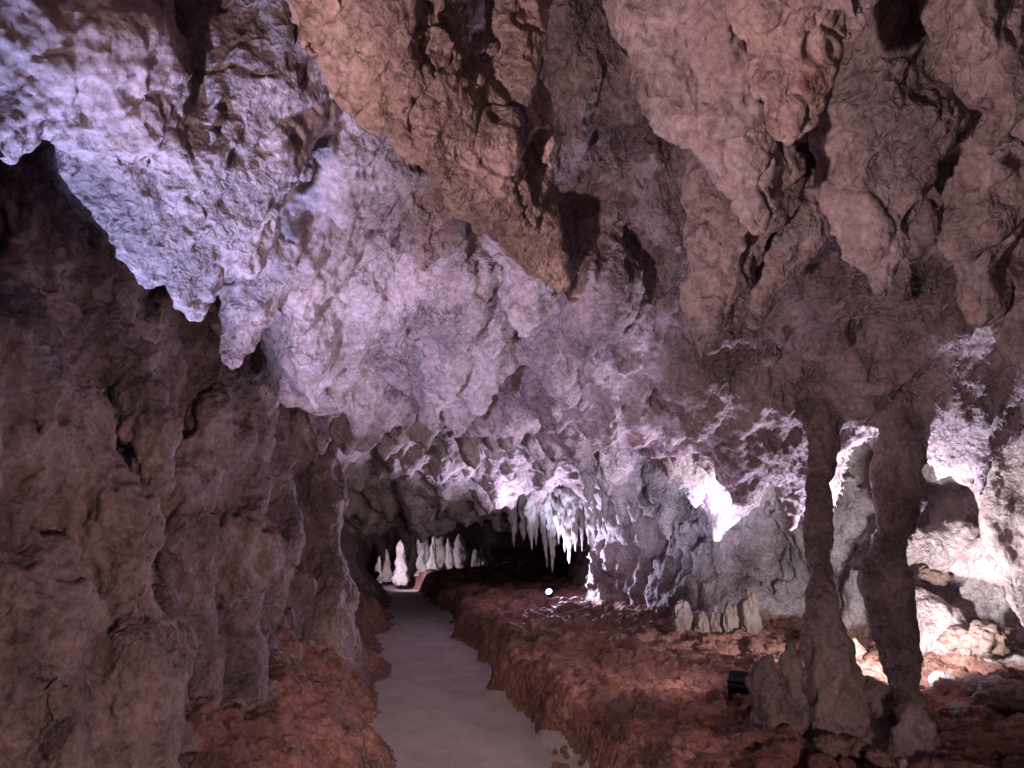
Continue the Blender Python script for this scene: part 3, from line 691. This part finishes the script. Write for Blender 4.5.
# far stalagmites beyond the tunnel
FG = 'white stalagmites in the far chamber'
far = [(379, 556, 4, .9, 'lowest stub of white rock at the left end of the far row'), (387, 549, 6, 1.0, 'short white cone near the left end of the far row'),
       (401, 540, 7, 1.2, 'sharp white spire third in the far row, standing a little apart'), (413, 535, 8, 1.2, 'jagged white spire touching the mauve one in the far row'),
       (422, 530, 9, 1.0, 'white-topped mauve spire with a blunt pink top in the far row'), (433, 531, 5, 1.0, 'slim dull brown pillar between the blunt and the tallest far spires'),
       (440, 520, 13, 1.3, 'tallest far spire, broad with steep shoulders and a bluish peak'), (449, 538, 8, 1.3, 'broad glowing white shoulder just right of the tallest far spire'),
       (459, 534, 9, 1.2, 'bluish spire with a dark foot in the right half of the far row'), (467, 546, 4, .9, 'thin pinkish white peg beside the dark gap of the far row'),
       (476, 549, 6, 1.0, 'first of the three small greyish spires ending the far row'), (483, 546, 6, 1.0, 'second of the three small greyish spires ending the far row'), (489, 549, 5, 1.0, 'last small greyish spire at the right end of the far row')]
for i, (u, v, w, tp, labl) in enumerate(far):
    Y = 17.2+.5*math.sin(i*2.3); p = pt(u, 566, Y); tz = pt(u, v, Y)[2]; b0 = max(gz(p[0], p[1])-.1, .1)
    tag(spike('stalagmite', (p[0], p[1], b0), tz-b0, w/FPX*Y, M['back'], 100+i, lean=(.03*math.sin(i*5), 0), power=[.55, .9][i % 2], rough=.24), labl, 'stalagmite', FG)
# white fringe of stalactites over the dark passage
rs = np.random.RandomState(9)
for i in range(20):
    u = 515+i*6.6+3*rs.rand(); Y = 11.7-.11*i+.3*rs.rand(); vb = 540+14*rs.rand()+(14 if i in (4, 5, 8) else 0); top = pt(u, 488, Y); tip = pt(u, vb, Y)
    labl = 'small ragged white stalactite, one of the fringe over the dark passage'
    if i == 5: labl = 'longest ragged white stalactite in the fringe over the dark passage'; tip = pt(u, 572, Y)
    tag(spike('stalactite', tuple(top), top[2]-tip[2], .09+.08*rs.rand()**1.5, M['back'], 200+i, power=.7+.5*rs.rand(), down=True, rough=.34, top=.06, lean=(.05*(rs.rand()-.5), 0)), labl, 'stalactite', 'white stalactites over the dark passage')
# upright stones standing at the foot of the back wall
UG = 'upright stones at the foot of the grey back wall'
for i, (u, vt, vb, w, labl) in enumerate([(684, 603, 637, 9, 'tallest pale upright stone at the left of its row under the grey wall'), (702, 611, 634, 9, 'second upright stone from the left, low and broad, under the grey wall'),
       (717, 609, 630, 6, 'thin leaning upright stone in the middle of the row under the grey wall'), (731, 604, 631, 8, 'fourth upright stone of the row under the grey wall'), (750, 590, 630, 9, 'tall rounded stone at the right end of the row under the grey wall')]):
    Y = 6.9-.05*i; p = pt(u, vb, Y); b0 = gz(p[0], p[1])-.05; tz = pt(u, vt, Y)[2]
    r = w/FPX*Y*1.35
    tag(stone('standing_stone', (p[0], p[1], (b0+tz)/2), r, (1, .7, (tz-b0)/2/r*1.15), M['wall'], 40+i, i*1.3), labl, 'stone', UG)
# loose stones
SGp = 'loose stones lying on the clay'
for i, (u, v, r, Yd, mk, labl) in enumerate([(832, 750, .075, 3.75, 'stone', 'pale grey loose stone in front of the slender column foot'), (857, 745, .06, 3.75, 'stone', 'smaller grey loose stone touching the pale one before the columns'),
       (878, 758, .055, 3.6, 'stone', 'brownish loose stone before the boulder between the columns'), (722, 688, .035, 5.0, 'clay', 'little round clay lump lying left of the small black lamp'),
       (985, 668, .12, 4.6, 'back', 'whitish loose stone under the draperies by the right wall'), (1003, 690, .09, 4.4, 'stone', 'brown loose stone at the right edge of the photo'),
       (960, 690, .07, 4.3, 'back', 'mauve loose stone in the rubble right of the broken stump'), (940, 655, .08, 5.0, 'back', 'greyish loose stone at the foot of the pale rock apron'),
       (610, 600, .06, 9.3, 'stone', 'small stone right of the shining floor lamp'), (560, 745, .09, 4.6, 'clay', 'red clay clod on the edge of the bank beside the footpath'), (640, 735, .07, 4.3, 'clay', 'dark red clay clod at the bottom of the bank'),
       (700, 735, .08, 4.0, 'clay', 'big crumbly clod left of the squat stalagmite')]):
    p = pt(u, v, Yd); b0 = gz(p[0], p[1])
    tag(stone('loose_stone', (p[0], p[1], b0+r*.5), r, (1.2, 1, .8), M[mk], 20+i, i*.9), labl, 'stone', SGp)

for i, (u, v, Yd, r, labl) in enumerate([(915, 600, 5.8, .16, 'pale angular rock on the apron behind the thick column'), (960, 640, 5.4, .15, 'white-lit cracked rock below the long drapery'),
       (935, 575, 5.9, .12, 'small pale rock lodged under the bright alcove'), (990, 640, 5.2, .17, 'big mauve rock at the foot of the right wall'), (850, 650, 5.6, .12, 'bright rock seen through the gap between the two columns'),
       (1015, 700, 4.2, .16, 'dark rounded rock at the right edge near the floor')]):
    p = pt(u, v, Yd); tag(stone('rock', tuple(p), r*.85, (1.3, 1, .8), M['stone'], 60+i, i*1.1), labl, 'rock', 'rocks by the right wall')
rs = np.random.RandomState(12); protos = [stone('clay_clod', (0, -3, 0), 1, (1.1, 1, .7), M['clay'], 80+k) for k in range(4)]; n = 0
while n < 90:
    y = 3.2+7*rs.rand()**1.4; x = float(np.interp(y, PY, PX))+(.55 if rs.rand() < .35 else .7+2.2*rs.rand()) + .15*rs.rand()
    if rs.rand() < .12: x = float(np.interp(y, PY, PX))-.66-.25*rs.rand()
    if x > 2.6: continue
    r = .02+.045*rs.rand()**2.5; o = protos[n] if n < 4 else protos[n % 4].copy()
    if n >= 4: C.objects.link(o)
    o.location = (x, y, gz(x, y)+r*.3+.02); o.scale = (r, r, r); o.rotation_euler = (rs.rand(), rs.rand(), rs.rand()*6); n += 1
    tag(o, 'crumbly red clay clod, one of many scattered over the banks beside the footpath', 'clay clod', 'clay clods scattered on the banks')

# ------------------------------------------------------------------ floor lamps
import bmesh
def box_bm(sx, sy, sz, bev=.008, loc=(0, 0, 0)):
    bm = bmesh.new(); bmesh.ops.create_cube(bm, size=1)
    for v in bm.verts: v.co = (v.co.x*sx+loc[0], v.co.y*sy+loc[1], v.co.z*sz+loc[2])
    bmesh.ops.bevel(bm, geom=bm.edges[:], offset=bev, segments=2, affect='EDGES'); return bm
def bm_obj(name, bm, mat, parent=None, loc=(0, 0, 0), rot=(0, 0, 0)):
    me = bpy.data.meshes.new(name); bm.to_mesh(me); bm.free(); me.materials.append(mat); o = bpy.data.objects.new(name, me); C.objects.link(o)
    o.location = loc; o.rotation_euler = rot
    if parent: o.parent = parent
    return o
def cyl_bm(r1, r2, d, seg=24, loc=(0, 0, 0)):
    bm = bmesh.new(); bmesh.ops.create_cone(bm, cap_ends=True, segments=seg, radius1=r1, radius2=r2, depth=d)
    for v in bm.verts: v.co = (v.co.x+loc[0], v.co.y+loc[1], v.co.z+loc[2])
    return bm
def floor_lamp(loc, aim, s, label, lens, group='lamps standing on the clay floor', round_=True):
    """a spotlight head on a forked bracket; aim = direction of the beam"""
    t = bpy.data.objects.new('floor_lamp', None); C.objects.link(t); t.location = loc
    tag(t, label, 'lamp', group)
    from mathutils import Vector
    q = Vector(aim).to_track_quat('Z', 'Y').to_euler(); hd = (0, 0, .085*s)
    if round_:
        bm = cyl_bm(.045*s, .062*s, .12*s); bmesh.ops.bevel(bm, geom=bm.edges[:], offset=.003*s, segments=2, affect='EDGES')
    else:
        bm = box_bm(.15*s, .11*s, .10*s, .012*s)
    h = bm_obj('housing', bm, M['black'], t, hd, q)
    if round_:
        bm_obj('lens', cyl_bm(.052*s, .050*s, .008*s, loc=(0, 0, .0645*s)), lens, h)
        bm_obj('rim', cyl_bm(.066*s, .066*s, .012*s, loc=(0, 0, .054*s)), M['black'], h)
    else:
        bm_obj('lens', box_bm(.125*s, .085*s, .006*s, .002*s, (0, 0, .0535*s)), lens, h)
        for k in range(5): bm_obj('cooling_fin', box_bm(.13*s, .006*s, .02*s, .002*s, (0, (-.04+.02*k)*s, -.058*s)), M['black'], h)
    for sx in (-1, 1): bm_obj('bracket_arm', box_bm(.008*s, .03*s, .10*s, .002*s, (sx*.083*s, 0, .045*s)), M['black'], t)
    bm_obj('base_plate', box_bm(.18*s, .07*s, .01*s, .003*s, (0, 0, -.003*s)), M['black'], t)
    return t
def spot(name, loc, target, watts, col, ang, blend=.6, size=.05, point=False):
    from mathutils import Vector
    l = bpy.data.lights.new(name, 'POINT' if point else 'SPOT'); l.energy = watts; l.color = col; l.shadow_soft_size = size
    if not point: l.spot_size = math.radians(ang); l.spot_blend = blend
    o = bpy.data.objects.new(name, l); C.objects.link(o); o.location = loc; o.rotation_euler = (Vector(target)-Vector(loc)).to_track_quat('-Z', 'Y').to_euler(); return o
l1 = pt(550, 600, 10.6); l1[2] = gz(l1[0], l1[1])+.05
lamp_a = floor_lamp(l1, (-.35, -.75, .75), .85, 'shining round floor lamp on the clay at the mouth of the dark passage', M['lens'])
l2 = pt(742, 680, 4.9); l2[2] = gz(l2[0], l2[1])+.03
lamp_b = floor_lamp(l2, (.5, .6, .75), 1.0, 'small boxy black floor lamp beside the squat stalagmite', M['glass'], round_=False)
V3 = np.array
l2 = pt(742, 680, 4.9); l2[2] = gz(l2[0], l2[1])+.03
lamp_b = floor_lamp(l2, (.5, .6, .75), 1.0, 'small boxy black floor lamp beside the squat stalagmite', M['glass'], round_=False)
V3 = np.array
#LIGHTS
spot('beam_back_wall', l1+V3([.05, 0, .22]), (.9, 9.7, 2.2), 200, (.66, .66, 1.0), 165, .3)
spot('beam_wall_drips', l1+V3([.05, -.05, .2]), (1.8, 8.8, 1.5), 90, (.64, .66, 1.0), 110, .6)
spot('beam_tunnel_roof', l1+V3([-.05, -.1, .22]), (-.9, 8.4, 3.0), 190, (.68, .62, 1.0), 110)
spot('beam_mid_roof', l2+V3([-.03, -.05, .2]), (-.6, 4.0, 2.7), 75, (.72, .60, 1.0), 115, .8)
l3 = V3([2.38, 4.75, gz(2.38, 4.75)+.05])
floor_lamp(l3, (.4, .5, .8), 1.0, 'floor lamp hidden behind the feet of the two columns', M['lens'])
spot('beam_right_wall', l3+V3([0, 0, .25]), (3.0, 6.9, 1.9), 165, (.93, .94, 1.0), 150)
spot('beam_lobes', l3+V3([-.05, 0, .25]), (1.8, 4.6, 2.4), 170, (.72, .70, 1.0), 120)
l4 = V3([-1.35, 1.75, .45])
floor_lamp(l4, (-.1, .5, .9), 1.0, 'violet floor lamp on the left bank beside the wall', M['lens'])
spot('beam_left_roof', l4+V3([0, 0, .3]), (-1.2, 2.25, 2.9), 330, (.42, .50, 1.0), 52, .9)
spot('beam_violet_roof', l4+V3([.12, 0, .55]), (-.35, 4.1, 2.65), 270, (.60, .58, 1.0), 50, 1.0)
spot('beam_lobe_wall', l2+V3([0, .05, .2]), (1.4, 8.8, 2.9), 400, (.64, .64, 1.0), 62, .7)
spot('beam_floor', l2+V3([-.1, -.05, .45]), (.3, 6.6, .3), 22, (1.0, .8, .85), 110, 1.0)
spot('beam_bank', V3([1.25, .6, .85]), (.35, 5.6, .1), 85, (1.0, .74, .76), 66, 1.0)
l5 = V3([-1.2, .6, .40])
floor_lamp(l5, (.3, .5, .9), 1.0, 'warm floor lamp on the left bank beside the camera', M['lens'])
spot('beam_near_roof', l5+V3([0, 0, .25]), (.75, 1.9, 2.7), 195, (1.0, .72, .76), 84, .7)
l7 = V3([1.25, .6, .40])
floor_lamp(l7, (-.4, .6, .5), 1.0, 'dim pinkish floor lamp on the right bank beside the camera', M['lens'])
spot('beam_left_wall', l7+V3([0, 0, .3]), (-1.8, 4.6, .9), 170, (1.0, .74, .73), 75, 1.0)
l8 = V3([.15, -.25, 2.7])  # unseen lamp added behind the camera only to brighten the dim path
floor_lamp(l8, (-.05, .8, -.5), 1.0, 'added fill lamp, unseen under the roof just behind the camera, brightening the footpath', M['lens'])
spot('fill_path', l8+V3([0, .15, -.06]), (-.25, 5.6, 0), 480, (1.0, .82, .80), 34, 1.0)
spot('beam_columns', l7+V3([0, 0, .3]), (2.0, 4.2, 1.0), 20, (1.0, .72, .78), 60, 1.0)
l6 = V3([-2.75, 15.4, gz(-2.75, 15.4)+.06])
floor_lamp(l6, (.1, .6, .6), 1.0, 'floor lamp hidden in front of the far stalagmites', M['lens'])
spot('beam_far', l6+V3([.1, .1, .3]), (-1.9, 17.4, .7), 120, (.92, .76, 1.0), 85, .5)
#ENDLIGHTS
def crust():
    sel = (MAIN_V[:, 0] > .9) & (MAIN_V[:, 0] < 3.4) & (MAIN_V[:, 1] > 3.0) & (MAIN_V[:, 1] < 6.0) & (MAIN_V[:, 2] > 1.45) & (MIX[:, 1] < .5)
    fc = MAIN_V[MAIN_Q].mean(1); cnt = np.maximum(np.bincount(MAIN_Q.ravel(), minlength=len(MAIN_V)), 1)
    av = np.stack([sum(np.bincount(MAIN_Q[:, k], fc[:, a], len(MAIN_V)) for k in range(4))/cnt for a in range(3)], 1)
    cv = ((MAIN_V-av)*MAIN_N).sum(1)
    patch = perlin(MAIN_V[:, 0]*1.7, MAIN_V[:, 1]*1.7, MAIN_V[:, 2]*1.7+4)
    idx = np.nonzero(sel & (cv > np.quantile(cv[sel], .90)) & (patch > -.02) & (MAIN_N[:, 2] < .2))[0]
    rs = np.random.RandomState(3); idx = rs.choice(idx, min(len(idx), 3200), replace=False)
    Vt, Ft = [], []
    def twig(p, d, L, r):
        n = 4; pts = [p]
        for k in range(n):
            d = d+rs.normal(size=3)*.45; d[2] -= .1; d /= np.linalg.norm(d); pts.append(pts[-1]+d*L/n)
        a = np.cross(d, [0.3, .2, 1]); a /= np.linalg.norm(a)+1e-9; b = np.cross(d, a)
        o = len(Vt)
        for k, q in enumerate(pts):
            rr = r*(1-.8*k/n)
            for j in range(3): Vt.append(q+rr*(a*math.cos(j*2.094)+b*math.sin(j*2.094)))
        for k in range(n):
            for j in range(3): Ft.append((o+k*3+j, o+k*3+(j+1) % 3, o+k*3+3+(j+1) % 3, o+k*3+3+j))
        return pts, d
    for i in idx:
        n = MAIN_N[i].astype(float); p = MAIN_V[i].astype(float)-n*.004
        pts, d = twig(p, n.copy(), .018+.025*rs.rand(), .0042)
        if rs.rand() < .6: twig(pts[2], d+rs.normal(size=3)*.7, .02+.02*rs.rand(), .002)
    o = mesh_obj('calcite_twigs', np.array(Vt), np.array(Ft), M['white']); tag(o, 'white coral-like calcite twigs crusting the rims of the lobes about the columns', 'calcite crust', kind='stuff')
crust()
w = bpy.data.worlds.new('World'); bpy.context.scene.world = w; w.use_nodes = True
w.node_tree.nodes['Background'].inputs[0].default_value = (.62, .46, .60, 1); w.node_tree.nodes['Background'].inputs[1].default_value = .07
sc = bpy.context.scene
sc.view_settings.view_transform = 'Standard'; sc.view_settings.look = 'None'; sc.view_settings.exposure = .3; sc.view_settings.gamma = 1
sc.cycles.use_denoising = True; sc.cycles.max_bounces = 4; sc.cycles.diffuse_bounces = 2; sc.cycles.glossy_bounces = 2
sc.cycles.sample_clamp_indirect = 4
sc.cycles.use_adaptive_sampling = True; sc.cycles.adaptive_threshold = .045; sc.cycles.adaptive_min_samples = 16
print('done', time.time()-T0)
